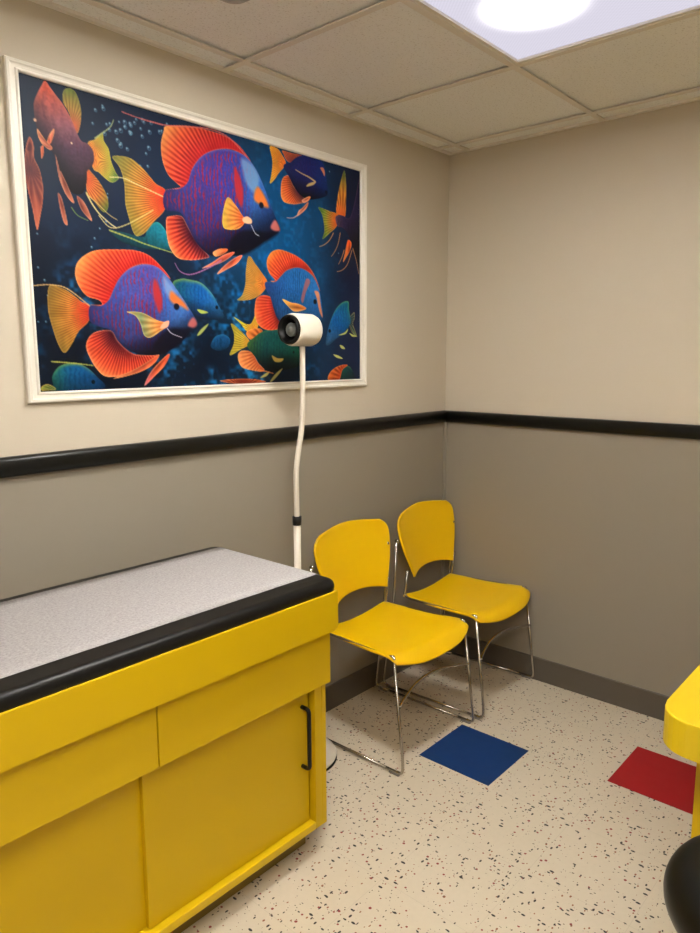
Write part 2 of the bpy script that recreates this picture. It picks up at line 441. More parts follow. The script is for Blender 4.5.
# ------------------------------------------------------------------ the framed picture
OPS = [
    ('body',[(598,707),(616,675),(652,665),(681,679),(674,707),(632,721)],[(598,707),(681,679)],[(0,(24,90,140)),(1,(20,80,130))],(10,50,90),0.5,None,(60,150,190),6,9),
    ('body',[(241,370),(295,371),(356,376),(372,346),(407,325),(436,346),(457,385),(458,403),(403,408),(340,410),(276,397)],[(241,370),(458,402)],[(0,(20,80,90)),(0.6,(20,120,140)),(1,(30,150,180))],(10,60,90),0.4,None,(90,190,170),6,9),
    ('line',[(241,370),(313,385),(359,396),(458,412)],5,3,(190,190,90)),
    ('body',[(454,511),(487,491),(518,491),(567,498),(611,531),(638,570),(660,604),(636,615),(579,617),(524,610),(482,586)],[(452,553),(660,596)],[(0,(20,90,110)),(0.5,(28,110,190)),(1,(60,150,215))],(10,60,130),0.35,[(559,556),(545,636)],(190,205,70),10,9),
    ('dot',(629,575),5,(8,12,30),2),
    ('blob',[(547,585),(580,589),(591,594),(563,598)],(200,210,100),3,1.0),
    ('blob',[(543,670),(561,649),(592,630),(577,649),(556,667)],(190,200,110),3,1.0),
    ('body',[(38,816),(38,792),(63,764),(111,757),(145,771),(175,799),(198,831),(113,847),(40,842)],[(38,816),(197,830)],[(0,(40,120,110)),(0.3,(20,100,150)),(1,(20,90,160))],(10,60,110),0.4,None,(170,190,70),9,9),
    ('line',[(38,752),(76,755),(119,759),(164,765)],4,3,(190,190,90)),
    ('dot',(161,813),5,(5,10,25),2),
    ('fin',[(5,821),(21,815),(39,822),(44,832),(4,832)],(45,832),[(90,120,60),(160,170,70)],12,(40,10,10),0.45,(250,190,120),5),
    ('fin',[(633,824),(685,819),(754,819),(815,825),(841,834),(724,837)],(733,849),[(120,40,30),(220,100,50)],20,(40,10,10),0.45,(250,190,120),5),
    ('body',[(1259,836),(1252,806),(1279,780),(1315,787),(1342,821),(1353,845),(1299,851)],[(1259,832),(1353,834)],[(0,(30,90,80)),(1,(15,50,70))],None,0,None,(150,190,90),6,9),
    ('fin',[(1179,834),(1188,809),(1220,788),(1266,776),(1299,778),(1266,797),(1248,836),(1220,841)],(1299,833),[(200,70,30),(240,130,60)],14,(40,10,10),0.45,(250,190,110),5),
    ('fin',[(1307,588),(1340,561),(1343,587),(1333,609),(1356,657),(1326,644),(1310,614)],(1300,593),[(30,60,90),(120,150,90)],12,(40,10,10),0.45,(250,190,120),5),
    ('body',[(1304,520),(1267,526),(1229,553),(1199,596),(1177,647),(1167,694),(1189,696),(1221,676),(1273,648),(1316,610),(1313,571),(1307,550)],[(1300,528),(1170,694)],[(0,(20,110,130)),(0.5,(20,110,190)),(1,(90,160,215))],(10,60,130),0.4,None,(140,190,110),7,9),
    ('dot',(1191,641),6,(5,12,30),2),
    ('blob',[(1242,657),(1280,645),(1302,630),(1286,651)],(215,215,120),2,1.0),
    ('blob',[(1212,734),(1240,738),(1269,751),(1233,747)],(215,215,120),2,1.0),
    ('blob',[(1251,696),(1270,700),(1283,712),(1260,709)],(215,215,120),2,1.0),
    ('blob',[(1310,647),(1333,653),(1360,659),(1329,661)],(215,215,120),2,1.0),
    ('fin',[(1133,175),(1186,180),(1248,189),(1237,231),(1195,263),(1154,291),(1166,260),(1162,228),(1152,198)],(1271,211),[(240,90,40),(235,130,50),(150,160,60),(60,110,60)],34,(30,30,20),0.45,(230,200,90),3),
    ('fin',[(1283,13),(1293,67),(1292,132),(1286,189),(1256,187),(1234,181),(1241,127),(1257,73)],(1271,227),[(240,110,50),(230,150,60),(90,120,60)],20,(40,10,10),0.45,(240,200,90),3),
    ('body',[(1230,197),(1266,186),(1307,193),(1328,167),(1349,110),(1367,48),(1382,19),(1387,172),(1387,425),(1360,358),(1333,307),(1307,256),(1271,234),(1240,231)],[(1230,213),(1387,199)],[(0,(120,90,110)),(0.3,(60,50,90)),(1,(40,32,66))],(20,20,50),0.4,[(1286,225),(1349,305)],(150,110,120),6,9),
    ('line',[(1217,260),(1195,289),(1165,310),(1136,321)],4,2,(225,160,100)),
    ('line',[(1257,255),(1245,296),(1226,328),(1204,351)],4,2,(225,160,100)),
    ('line',[(1280,319),(1265,350),(1246,377)],4,2,(225,160,100)),
    ('line',[(1328,314),(1301,370),(1270,397),(1236,407)],4,2,(225,160,100)),
    ('line',[(1333,307),(1354,352),(1370,405)],4,2,(225,160,100)),
    ('fin',[(1305,276),(1325,287),(1317,315),(1291,348),(1273,366),(1286,325),(1294,297)],(1315,248),[(240,90,40),(250,150,70)],8,(40,10,10),0.45,(250,190,120),5),
    ('fin',[(887,4),(923,4),(943,19),(963,42),(955,61),(929,86),(908,111),(884,130),(893,93),(898,51)],(973,49),[(245,120,50),(245,150,50),(220,180,60)],40,(60,50,20),0.45,(240,220,110),3),
    ('fin',[(948,6),(995,5),(1048,4),(1030,23),(986,40),(964,33),(955,20)],(1003,61),[(120,50,60),(230,110,60)],26,(40,10,10),0.45,(250,170,100),4),
    ('fin',[(941,114),(954,95),(980,88),(1003,121),(1064,160),(1027,178),(991,185),(952,183),(937,165),(937,138)],(1065,93),[(60,30,60),(220,90,40),(245,150,80)],44,(60,20,20),0.45,(250,200,140),5),
    ('body',[(955,52),(986,40),(1012,20),(1048,4),(1112,3),(1159,8),(1173,43),(1182,79),(1187,116),(1167,132),(1129,145),(1077,155),(1037,146),(1003,121),(976,87),(955,67)],[(955,58),(1187,110)],[(0,(35,50,100)),(0.5,(32,40,110)),(1,(30,60,130))],(60,40,110),0.4,[(1092,88),(1082,170)],None,6,9),
    ('line',[(1013,60),(1047,68),(1083,74),(1118,85)],3,7,(220,190,130)),
    ('blob',[(1069,110),(1083,96),(1118,85),(1106,98)],(220,190,120),3,1.0),
    ('blob',[(1145,30),(1161,26),(1170,40),(1168,56),(1157,43)],(240,150,110),3,1.0),
    ('fin',[(1044,163),(1078,145),(1090,145),(1077,161),(1054,171)],(1091,144),[(240,130,70),(250,170,140)],6,(40,10,10),0.45,(250,190,120),5),
    ('fin',[(1077,165),(1068,188),(1035,214),(1017,223),(1027,203),(1045,191)],(1082,164),[(220,110,80),(240,170,140)],8,(40,10,10),0.45,(250,190,120),5),
    ('line',[(1026,215),(999,232),(964,237)],4,2,(210,150,130)),
    ('dot',(1177,113),5,(15,15,40),2),
    ('fin',[(8,182),(18,157),(26,165),(29,182),(28,208),(41,237),(47,280),(43,321),(34,358),(24,395),(19,383),(13,339),(3,287),(-1,244),(2,213)],(15,241),[(100,55,60),(165,85,70),(205,115,85)],10,(60,20,40),0.3,(240,150,110),5),
    ('blob',[(10,190),(17,171),(23,179),(19,192)],(90,40,50),6,1.0),
    ('fin',[(122,18),(135,5),(154,6),(165,22),(172,52),(169,87),(157,118),(146,99),(134,66),(120,45)],(138,110),[(225,110,80),(190,150,80),(110,130,60)],24,(60,50,30),0.45,(200,180,90),3),
    ('fin',[(186,141),(210,123),(234,100),(238,121),(252,141),(258,173),(270,200),(280,217),(258,233),(236,225),(217,212),(198,202)],(175,175),[(240,110,60),(240,160,70),(190,180,70),(60,110,60)],56,(50,60,30),0.45,(240,210,100),4),
    ('line',[(210,120),(235,100),(261,78),(273,56)],4,2,(180,190,130)),
    ('fin',[(180,211),(196,218),(218,240),(236,268),(242,296),(233,319),(219,318),(199,297),(176,273)],(161,233),[(220,100,60),(225,130,60),(90,120,50)],22,(40,10,10),0.45,(200,190,90),3),
    ('body',[(72,2),(86,16),(101,32),(117,48),(131,67),(142,86),(153,111),(167,135),(187,140),(202,156),(203,184),(191,205),(180,216),(177,245),(163,277),(137,284),(117,268),(100,235),(88,197),(68,169),(48,152),(40,127),(36,98),(37,67),(49,39),(61,18)],[(68,4),(142,287)],[(0,(228,80,48)),(0.12,(205,100,85)),(0.35,(160,98,108)),(0.6,(110,76,104)),(0.8,(88,60,82)),(1,(34,28,50))],(110,60,80),0.3,[(143,181),(71,222)],(235,130,110),8,14),
    ('fin',[(87,122),(90,125),(85,144),(75,163),(67,161),(73,142)],(75,168),[(220,90,70),(235,140,110)],5,(40,10,10),0.45,(250,190,120),5),
    ('fin',[(42,131),(53,144),(64,157),(81,171),(74,179),(59,173),(49,164),(42,148)],(82,175),[(190,95,80),(225,145,115)],5,(40,10,10),0.45,(250,190,120),5),
    ('fin',[(48,178),(56,172),(55,192),(48,206)],(53,172),[(220,90,70),(180,70,60)],3,(40,10,10),0.45,(250,190,120),5),
    ('fin',[(88,188),(96,218),(101,253),(112,288),(106,279),(94,245)],(88,188),[(150,75,65),(225,140,105)],3,(40,10,10),0.45,(235,175,140),5),
    ('fin',[(99,228),(108,243),(120,268),(135,305),(127,307),(111,288),(101,257)],(99,228),[(150,75,65),(225,140,105)],3,(40,10,10),0.45,(235,175,140),5),
    ('fin',[(144,289),(162,298),(176,320),(187,349),(177,346),(155,323)],(144,289),[(150,75,65),(225,140,105)],3,(40,10,10),0.45,(235,175,140),5),
    ('fin',[(88,291),(98,299),(108,343),(111,371),(101,367),(93,336)],(88,291),[(150,75,65),(225,140,105)],3,(40,10,10),0.45,(235,175,140),5),
    ('line',[(174,275),(190,303),(213,329),(245,351),(261,359)],5,3,(230,215,150)),
    ('line',[(174,278),(209,301),(241,325),(268,337)],3,2,(220,190,120)),
    ('line',[(126,322),(143,341),(174,351)],3,2,(120,150,80)),
    ('dot',(37,110),3,(220,170,140),2),
    ('dot',(138,148),1.5,(255,220,180),2),
    ('fin',[(702,604),(759,627),(784,620),(809,581),(814,628),(794,653),(758,651),(732,626)],(794,648),[(230,140,40),(235,210,60),(200,190,50)],20,(40,10,10),0.45,(240,220,90),3),
    ('fin',[(689,627),(731,651),(770,685),(764,701),(728,716),(679,736),(698,697),(701,664)],(805,706),[(220,150,50),(210,180,60),(160,150,50)],36,(50,60,20),0.45,(230,210,90),3),
    ('fin',[(758,654),(800,640),(833,647),(821,677),(793,685),(765,675)],(871,705),[(210,100,40),(245,150,70)],14,(40,10,10),0.45,(250,190,120),5),
    ('fin',[(718,730),(741,719),(781,727),(810,764),(839,789),(818,795),(770,788),(733,778),(717,754)],(871,715),[(200,90,50),(240,140,80),(245,160,100)],30,(120,40,20),0.45,(250,200,130),4),
    ('body',[(760,695),(793,672),(832,652),(900,641),(969,654),(1011,699),(1021,746),(1016,776),(966,788),(882,797),(835,784),(797,744),(769,716)],[(760,706),(1017,756)],[(0,(60,100,50)),(0.3,(22,80,80)),(0.8,(20,90,80)),(1,(30,110,80))],(10,50,60),0.5,[(884,715),(881,815)],(60,130,80),6,9),
    ('blob',[(877,737),(904,747),(935,749),(921,761),(890,759)],(220,190,100),3,1.0),
    ('blob',[(817,818),(839,804),(864,796),(848,812)],(190,180,110),3,1.0),
    ('blob',[(865,832),(893,805),(930,785),(906,810),(878,831)],(190,180,110),3,1.0),
    ('line',[(809,788),(842,794),(882,803)],5,3,(230,140,80)),
    ('dot',(989,725),4,(5,15,20),2),
    ('fin',[(777,391),(807,416),(836,444),(861,471),(855,494),(826,521),(778,541),(720,546),(742,528),(758,489),(762,443)],(877,481),[(245,120,50),(235,150,60),(200,150,70),(160,140,70)],56,(50,40,20),0.45,(240,210,110),3),
    ('fin',[(877,470),(901,465),(878,448),(863,425),(862,398),(880,371),(910,356),(948,355),(1017,370),(1075,400),(1116,444),(1137,489),(1104,440),(1060,418),(1009,412),(960,426),(925,454),(901,472)],(1029,511),[(150,30,30),(232,70,45),(240,100,50),(245,150,70)],40,(120,20,25),0.45,(250,190,110),6),
    ('fin',[(810,533),(843,522),(882,529),(901,567),(917,606),(920,637),(859,645),(817,630),(799,600),(800,562)],(1014,542),[(90,20,30),(222,60,45),(235,80,50),(245,140,80)],50,(110,15,20),0.45,(250,190,120),5),
    ('body',[(853,475),(901,470),(932,446),(963,424),(1016,410),(1067,419),(1107,445),(1134,489),(1148,545),(1151,592),(1117,615),(1012,631),(941,625),(907,601),(888,563),(876,529),(854,500)],[(853,488),(1151,556)],[(0,(40,70,130)),(0.3,(40,110,180)),(0.6,(38,120,190)),(1,(50,130,210))],(20,60,120),0.5,None,(90,120,170),5,6),
    ('blob',[(1062,448),(1083,457),(1058,499),(1043,538),(1032,526),(1044,490)],(190,110,110),5,0.8),
    ('blob',[(1106,491),(1130,494),(1139,535),(1151,589),(1133,567),(1118,516)],(245,150,100),5,0.9),
    ('dot',(1109,531),8,(8,10,25),2),
    ('fin',[(934,530),(978,540),(1021,544),(1060,558),(1031,569),(996,573),(968,559)],(1072,561),[(230,120,50),(245,190,90)],8,(40,10,10),0.45,(250,220,150),5),
    ('fin',[(164,591),(140,582),(116,564),(86,548),(49,541),(39,574),(39,617),(49,664),(61,704),(78,728),(101,703),(125,666),(159,634)],(212,612),[(200,50,40),(238,90,50),(222,140,60),(180,130,55),(140,115,55)],64,(60,30,20),0.6,(230,180,90),4),
    ('line',[(0,546),(49,540),(99,548),(166,594)],3,4,(232,190,130)),
    ('fin',[(166,589),(202,587),(194,574),(158,565),(136,541),(125,510),(131,477),(157,450),(198,431),(268,422),(327,419),(376,431),(421,465),(447,495),(405,470),(355,457),(304,475),(263,516),(237,559),(211,589)],(378,603),[(200,30,34),(225,52,42),(238,100,56),(246,165,92)],52,(120,15,20),0.5,(255,180,120),6),
    ('fin',[(160,678),(188,664),(230,662),(252,695),(299,730),(360,735),(389,737),(348,770),(276,794),(208,799),(177,778),(154,740),(145,707)],(285,641),[(50,12,34),(120,24,34),(214,60,42),(238,96,54),(248,155,98)],44,(90,10,20),0.72,(255,190,140),7),
    ('body',[(164,593),(198,591),(226,572),(245,538),(268,503),(306,472),(355,457),(401,462),(438,490),(472,529),(509,575),(536,611),(544,632),(528,648),(487,686),(436,719),(392,733),(329,733),(285,719),(252,694),(230,662),(185,649),(161,634)],[(163,612),(544,629)],[(0,(60,64,130)),(0.12,(66,84,165)),(0.35,(76,96,180)),(0.55,(84,84,170)),(0.68,(66,115,200)),(0.85,(80,140,220)),(1,(56,100,190))],(180,40,75),0.7,[(397,638),(425,705)],(150,130,170),6,8),
    ('blob',[(388,498),(405,523),(413,566),(401,603),(385,568),(379,529)],(205,55,55),11,0.9),
    ('blob',[(420,487),(446,511),(466,541),(444,556),(423,530)],(150,175,215),12,0.7),
    ('blob',[(447,533),(468,544),(498,567),(511,589),(486,579),(456,571),(441,556)],(240,125,60),11,1.0),
    ('blob',[(508,640),(516,622),(532,612),(545,632),(531,645)],(225,120,110),9,0.85),
    ('dot',(466,580),9,(16,14,34),4),
    ('blob',[(397,676),(439,650),(489,649),(519,651),(481,689),(435,720),(392,728),(372,710)],(14,12,30),12,0.85),
    ('line',[(428,651),(444,666),(482,678)],3,2,(230,220,230)),
    ('fin',[(285,604),(336,604),(387,624),(431,637),(395,663),(363,680),(341,673),(331,640),(314,615)],(440,637),[(230,90,40),(245,170,90),(120,150,110),(220,190,80)],14,(120,80,30),0.45,(250,220,150),5),
    ('blob',[(401,651),(413,633),(435,626),(428,646)],(250,180,150),3,1.0),
    ('fin',[(426,732),(432,737),(411,769),(376,798),(334,830),(357,790),(390,759)],(433,728),[(240,90,50),(245,110,60),(220,110,140)],8,(40,10,10),0.45,(255,190,150),5),
    ('fin',[(392,733),(375,759),(337,781),(286,796),(227,805),(297,780),(338,761)],(408,728),[(240,100,60),(240,150,110)],6,(40,10,10),0.45,(250,190,120),5),
    ('fin',[(442,226),(408,211),(380,187),(353,167),(317,152),(263,159),(286,187),(298,231),(298,285),(309,330),(320,365),(334,376),(361,362),(397,323),(437,282)],(486,245),[(215,50,40),(240,95,50),(226,150,64),(170,145,66),(120,125,60)],60,(60,50,25),0.6,(232,200,100),4),
    ('line',[(251,219),(295,214),(341,224),(431,245)],3,4,(240,220,160)),
    ('line',[(209,332),(246,362),(306,343),(394,291)],3,3,(235,215,140)),
    ('fin',[(442,223),(498,207),(484,196),(454,176),(436,139),(432,92),(444,50),(456,32),(539,13),(614,9),(692,13),(750,33),(797,74),(749,54),(685,53),(611,81),(557,129),(533,183),(503,211)],(720,222),[(190,30,44),(222,52,46),(238,104,60),(240,170,95)],52,(120,15,25),0.72,(250,170,120),5),
    ('line',[(302,27),(351,31),(408,32),(466,29),(614,5),(704,15),(779,61)],3,5,(225,120,110)),
    ('fin',[(440,313),(455,301),(499,295),(524,327),(560,374),(599,405),(597,415),(536,428),(480,427),(450,398),(440,358)],(624,288),[(50,12,40),(120,24,38),(214,60,44),(238,96,56),(248,160,98)],40,(90,10,20),0.72,(255,200,150),6),
    ('body',[(440,228),(498,210),(529,184),(549,139),(597,88),(673,56),(749,54),(797,74),(840,122),(876,185),(901,232),(927,274),(923,291),(853,332),(769,380),(677,404),(608,405),(556,374),(524,327),(495,285),(437,282)],[(438,252),(927,284)],[(0,(60,56,130)),(0.15,(70,74,160)),(0.4,(78,70,165)),(0.6,(62,80,180)),(0.75,(60,125,210)),(1,(50,100,195))],(190,40,70),0.75,[(682,272),(738,386)],(130,120,180),6,9),
    ('blob',[(724,102),(749,138),(759,189),(749,231),(726,194),(720,142)],(205,50,55),11,0.9),
    ('blob',[(755,70),(803,83),(833,123),(813,172),(776,151),(759,109)],(140,180,220),14,0.75),
    ('blob',[(826,151),(851,170),(876,208),(859,215),(812,201),(809,177)],(245,135,60),11,1.0),
    ('blob',[(883,282),(901,254),(915,259),(929,284),(909,292)],(230,125,110),9,0.85),
    ('dot',(841,211),9,(14,12,30),5),
    ('blob',[(728,319),(790,303),(867,301),(922,294),(855,336),(770,384),(713,393),(691,360)],(12,12,30),12,0.85),
    ('line',[(791,284),(809,310),(827,317)],3,2,(220,220,230)),
    ('fin',[(691,207),(719,224),(745,250),(764,274),(741,300),(707,311),(669,309),(665,274),(674,238)],(791,266),[(230,80,40),(245,150,70),(215,190,80)],18,(120,80,30),0.45,(250,220,130),4),
    ('blob',[(752,269),(773,258),(794,266),(791,280),(760,281)],(255,200,160),4,1.0),
    ('fin',[(620,395),(649,380),(684,378),(664,396),(631,407)],(690,378),[(240,90,40),(250,180,120)],5,(40,10,10),0.45,(250,190,120),5),
    ('fin',[(714,384),(683,410),(636,432),(573,451),(619,426),(666,398)],(726,378),[(240,90,50),(250,150,120)],5,(40,10,10),0.45,(255,210,180),5),
    ('fin',[(747,392),(725,419),(676,446),(634,465),(664,436),(713,404)],(750,385),[(240,90,50),(245,150,110)],5,(40,10,10),0.45,(255,210,180),5),
    ('line',[(654,417),(595,449),(528,474),(486,468),(466,443)],5,2,(190,120,170)),
]
BUBBLES = [(242,33,6.2),(330,60,4.9),(343,49,4.9),(314,129,5.3),(363,61,4.1),(378,129,3.6),(291,58,3.0),(349,38,3.9),(458,27,4.2),(400,36,5.7),(355,171,5.8),(294,117,3.7),(330,80,4.2),(311,68,5.7),(283,111,6.3),(258,87,4.9),(310,55,6.9),(430,56,6.4),(438,52,4.5),(308,68,3.2),(382,165,3.8),(375,40,4.4),(206,81,3.4),(328,56,6.8),(367,82,5.4),(371,35,6.7),(261,70,4.3),(327,84,3.6),(326,80,6.9),(250,74,3.9),(217,43,4.8),(295,81,6.7),(394,64,6.4),(389,111,6.8),(240,26,3.4),(280,88,6.4),(292,124,7.0),(242,101,5.9),(172,564,2.3),(193,269,2.7),(811,486,2.0),(8,643,2.0),(18,496,2.2),(34,529,2.7),(30,642,2.3),(241,267,1.6),(240,278,2.3),(182,457,1.8),(1197,34,2.8),(210,369,2.1),(781,224,2.9),(813,348,2.0),(40,570,2.1),(181,425,2.9),(834,237,2.0),(232,347,3.0),(1246,335,1.9),(22,406,1.9),(49,178,1.7),(180,542,1.9),(192,399,2.8),(-2,429,2.0),(1258,-69,1.9),(757,278,2.7)]

CW, CH = 1.376, 0.836          # printed area in metres
STEP = 0.0022

def vnoise(nx, ny, cx, cy, seed):
    """value noise on an nx*ny raster with cx*cy cells"""
    rg = np.random.RandomState(seed)
    g = rg.rand(int(cy)+3, int(cx)+3)
    X = np.linspace(0, cx, nx); Y = np.linspace(0, cy, ny)
    xi = X.astype(int); yi = Y.astype(int)
    fx = X-xi; fy = Y-yi
    fx = fx*fx*(3-2*fx); fy = (fy*fy*(3-2*fy))[:, None]
    a_ = g[yi][:, xi]; b_ = g[yi][:, xi+1]; c_ = g[yi+1][:, xi]; d_ = g[yi+1][:, xi+1]
    return (a_*(1-fx)+b_*fx)*(1-fy)+(c_*(1-fx)+d_*fx)*fy

class Painter:
    def __init__(s):
        s.W = int(CW/STEP)+1; s.Hh = int(CH/STEP)+1
        s.img = np.zeros((s.Hh, s.W, 3))
        s.gx = np.linspace(0, CW*1000, s.W); s.gy = np.linspace(0, CH*1000, s.Hh)
        W, Hh = s.W, s.Hh
        s.n1 = 0.6*vnoise(W, Hh, 12, 8, 1)+0.4*vnoise(W, Hh, 30, 18, 2)
        s.n2 = 0.5*vnoise(W, Hh, 50, 30, 3)+0.5*vnoise(W, Hh, 110, 70, 4)
        s.n3 = vnoise(W, Hh, 260, 160, 5)
        s.nv = 0.65*vnoise(W, Hh, 230, 24, 6)+0.35*vnoise(W, Hh, 150, 70, 8)   # vertical streaks
        U, V = np.meshgrid(s.gx/(CW*1000), s.gy/(CH*1000)); s.U = U; s.V = V
        def mixc(c1, c2, k): return np.array(c1)*(1-k[..., None])+np.array(c2)*k[..., None]
        mid = np.exp(-((U-0.66)/0.22)**2-((V-0.38)/0.5)**2)
        im = mixc((20, 40, 68), (12, 84, 136), np.clip(mid*1.1, 0, 1))
        right = np.clip((U-0.84)/0.12, 0, 1)
        im = im*(1-right[..., None])+np.array((22, 34, 66))*right[..., None]
        low = np.clip((V-0.42)/0.3, 0, 1)*np.clip(1-(U-0.72)/0.12, 0, 1)
        rock = np.clip((s.n2-0.42)*2.6, 0, 1)*np.clip((s.n1-0.35)*3, 0, 1)
        im = im*(1-0.35*low[..., None])
        im += (rock*low)[..., None]*np.array((14, 90, 130))
        im += (np.clip(s.n2-0.5, 0, 1)*mid)[..., None]*np.array((0, 60, 80))
        im += ((s.n1-0.5)*16)[..., None]*np.array((0.5, 1, 1.3))
        s.img = im
    def window(s, x0, y0, x1, y1):
        i0 = max(int(x0/1000/STEP)-2, 0); i1 = min(int(x1/1000/STEP)+3, s.W)
        j0 = max(int(y0/1000/STEP)-2, 0); j1 = min(int(y1/1000/STEP)+3, s.Hh)
        if i1 <= i0 or j1 <= j0: return None
        X, Y = np.meshgrid(s.gx[i0:i1], s.gy[j0:j1])
        return slice(j0, j1), slice(i0, i1), X, Y
    @staticmethod
    def curve(pts, closed=True, n=5):
        P = np.array(pts, float); N = len(P); out = []
        rng = range(N) if closed else range(N-1)
        for i in rng:
            if closed: p0, p1, p2, p3 = P[i-1], P[i], P[(i+1) % N], P[(i+2) % N]
            else: p0, p1, p2, p3 = P[max(i-1, 0)], P[i], P[i+1], P[min(i+2, N-1)]
            for k in range(n):
                t = k/n
                out.append(0.5*((2*p1)+(-p0+p2)*t+(2*p0-5*p1+4*p2-p3)*t*t+(-p0+3*p1-3*p2+p3)*t**3))
        if not closed: out.append(P[-1])
        return np.array(out)
    @staticmethod
    def dist(X, Y, Q, closed=True):
        D = np.full(X.shape, 1e9); inside = np.zeros(X.shape, bool)
        n = len(Q)
        for i in range(n if closed else n-1):
            ax, ay = Q[i]; bx, by = Q[(i+1) % n]
            ex, ey = bx-ax, by-ay; L2 = ex*ex+ey*ey+1e-9
            t = np.clip(((X-ax)*ex+(Y-ay)*ey)/L2, 0, 1)
            D = np.minimum(D, (X-ax-t*ex)**2+(Y-ay-t*ey)**2)
            if closed:
                cond = (ay > Y) != (by > Y)
                xi = ax+(Y-ay)*ex/(ey if abs(ey) > 1e-9 else 1e-9)
                inside ^= cond & (X < xi)
        return np.sqrt(D), inside
    def shape(s, pts, pad=4):
        Q = s.curve(pts)
        w_ = s.window(Q[:, 0].min()-pad, Q[:, 1].min()-pad, Q[:, 0].max()+pad, Q[:, 1].max()+pad)
        if w_ is None: return None
        js, is_, X, Y = w_
        D, ins = s.dist(X, Y, Q)
        sd = np.where(ins, D, -D)
        return js, is_, X, Y, sd
    def put(s, js, is_, col, a):
        s.img[js, is_] = s.img[js, is_]*(1-a[..., None])+col*a[..., None]
    @staticmethod
    def ramp(t, stops):
        ts = [q[0] for q in stops]
        return np.stack([np.interp(t, ts, [q[1][k] for q in stops]) for k in range(3)], -1)
    def fin(s, pts, focus, cols, n, ray, ra, rim, rimw):
        r_ = s.shape(pts)
        if r_ is None: return
        js, is_, X, Y, sd = r_
        dx, dy = X-focus[0], Y-focus[1]; R = np.hypot(dx, dy)
        ins = sd > 0
        if not ins.any(): return
        r0_, r1_ = R[ins].min(), R[ins].max()
        t = np.clip((R-r0_)/(r1_-r0_+1e-6), 0, 1)
        col = s.ramp(t, [(k/(len(cols)-1), cq) for k, cq in enumerate(cols)])
        col = col*(0.90+0.2*s.n2[js, is_])[..., None]
        ang = np.arctan2(dy, dx)
        st = 0.5+0.5*np.sin(ang*n*2.0+s.n1[js, is_]*1.5)
        fade = np.clip(t*2.5, 0, 1)*np.clip((1.05-t)*1.5, 0.15, 1)
        k = (st**2.2*ra*fade)[..., None]
        col = col*(1-k)+np.array(ray)*k
        k = ((1-st)**5*0.35*fade)[..., None]
        col = col*(1-k)+np.array(rim)*k
        e = np.clip(1-sd/max(rimw, 1), 0, 1)**1.5
        col = col*(1-0.6*e[..., None])+np.array(rim)*0.6*e[..., None]
        s.put(js, is_, col, np.clip(sd/1.6+0.5, 0, 1))
    def body(s, pts, ax, stops, tex, ta, dark, rim, rimw, ts):
        r_ = s.shape(pts)
        if r_ is None: return
        js, is_, X, Y, sd = r_
        a_ = np.array(ax[0], float); b_ = np.array(ax[1], float); d_ = b_-a_
        t = ((X-a_[0])*d_[0]+(Y-a_[1])*d_[1])/(d_@d_)
        col = s.ramp(np.clip(t, 0, 1), stops)
        if tex is not None:
            nz = s.nv[js, is_]
            wav = np.sin(X*2*math.pi/(ts*1.7)+s.n2[js, is_]*7+s.n1[js, is_]*6+Y*0.02)
            m_ = np.clip(wav*1.4+(nz-0.5)*1.6, 0, 1)*np.clip((s.n2[js, is_]-0.25)*3, 0.25, 1)
            scales = 1.0
            k = (m_*ta*scales*np.clip(sd/18, 0, 1)*np.clip((0.78-t)*5, 0.1, 1))[..., None]
            col = col*(1-k)+np.array(tex)*k
            col = col*(0.92+0.16*s.n3[js, is_])[..., None]
        if rim is not None:
            up = np.clip(0.6-(Y-Y.min())/(Y.max()-Y.min()+1e-6), 0, 1)*1.6
            e = (np.clip(1-sd/(rimw*1.5), 0, 1)**1.5*np.clip(up, 0, 1)*0.8)[..., None]
            col = col*(1-e)+np.array(rim)*e
        sh = np.clip(1-sd/22, 0, 1)**2*0.35
        lowm = np.clip((Y-Y.min())/(Y.max()-Y.min()+1e-6)-0.4, 0, 1)
        col = col*(1-(sh*lowm*1.5))[..., None]
        if dark is not None:
            a_ = np.array(dark[0], float); b_ = np.array(dark[1], float); d_ = b_-a_
            k = np.clip(((X-a_[0])*d_[0]+(Y-a_[1])*d_[1])/(d_@d_), 0, 1)[..., None]*0.88
            col = col*(1-k)+np.array((12, 12, 30))*k
        col = col*(1-0.65*np.clip((Y-Y.min())/(Y.max()-Y.min()+1e-6)-0.35, 0, 1))[..., None]
        s.put(js, is_, col, np.clip(sd/1.8+0.5, 0, 1))
    def line(s, pts, w0, w1, col):
        Q = s.curve(pts, False, 6)
        w_ = s.window(Q[:, 0].min()-8, Q[:, 1].min()-8, Q[:, 0].max()+8, Q[:, 1].max()+8)
        if w_ is None: return
        js, is_, X, Y = w_
        for i in range(len(Q)-1):
            D, _ = s.dist(X, Y, Q[i:i+2], False)
            ww = (w0+(w1-w0)*i/len(Q))*0.5
            s.put(js, is_, np.array(col, float), np.clip((ww-D)/1.6+0.5, 0, 1)*0.8)
    def blob(s, pts, col, soft, a):
        r_ = s.shape(pts, 12)
        if r_ is None: return
        js, is_, X, Y, sd = r_
        s.put(js, is_, np.array(col, float), np.clip(sd/soft+0.5, 0, 1)*a)
    def dot(s, c_, rad, col, soft):
        rad = rad*1.05+1.0
        w_ = s.window(c_[0]-rad-8, c_[1]-rad-8, c_[0]+rad+8, c_[1]+rad+8)
        if w_ is None: return
        js, is_, X, Y = w_
        D = np.hypot(X-c_[0], Y-c_[1])
        s.put(js, is_, np.array(col, float), np.clip((rad-D)/soft+0.5, 0, 1))
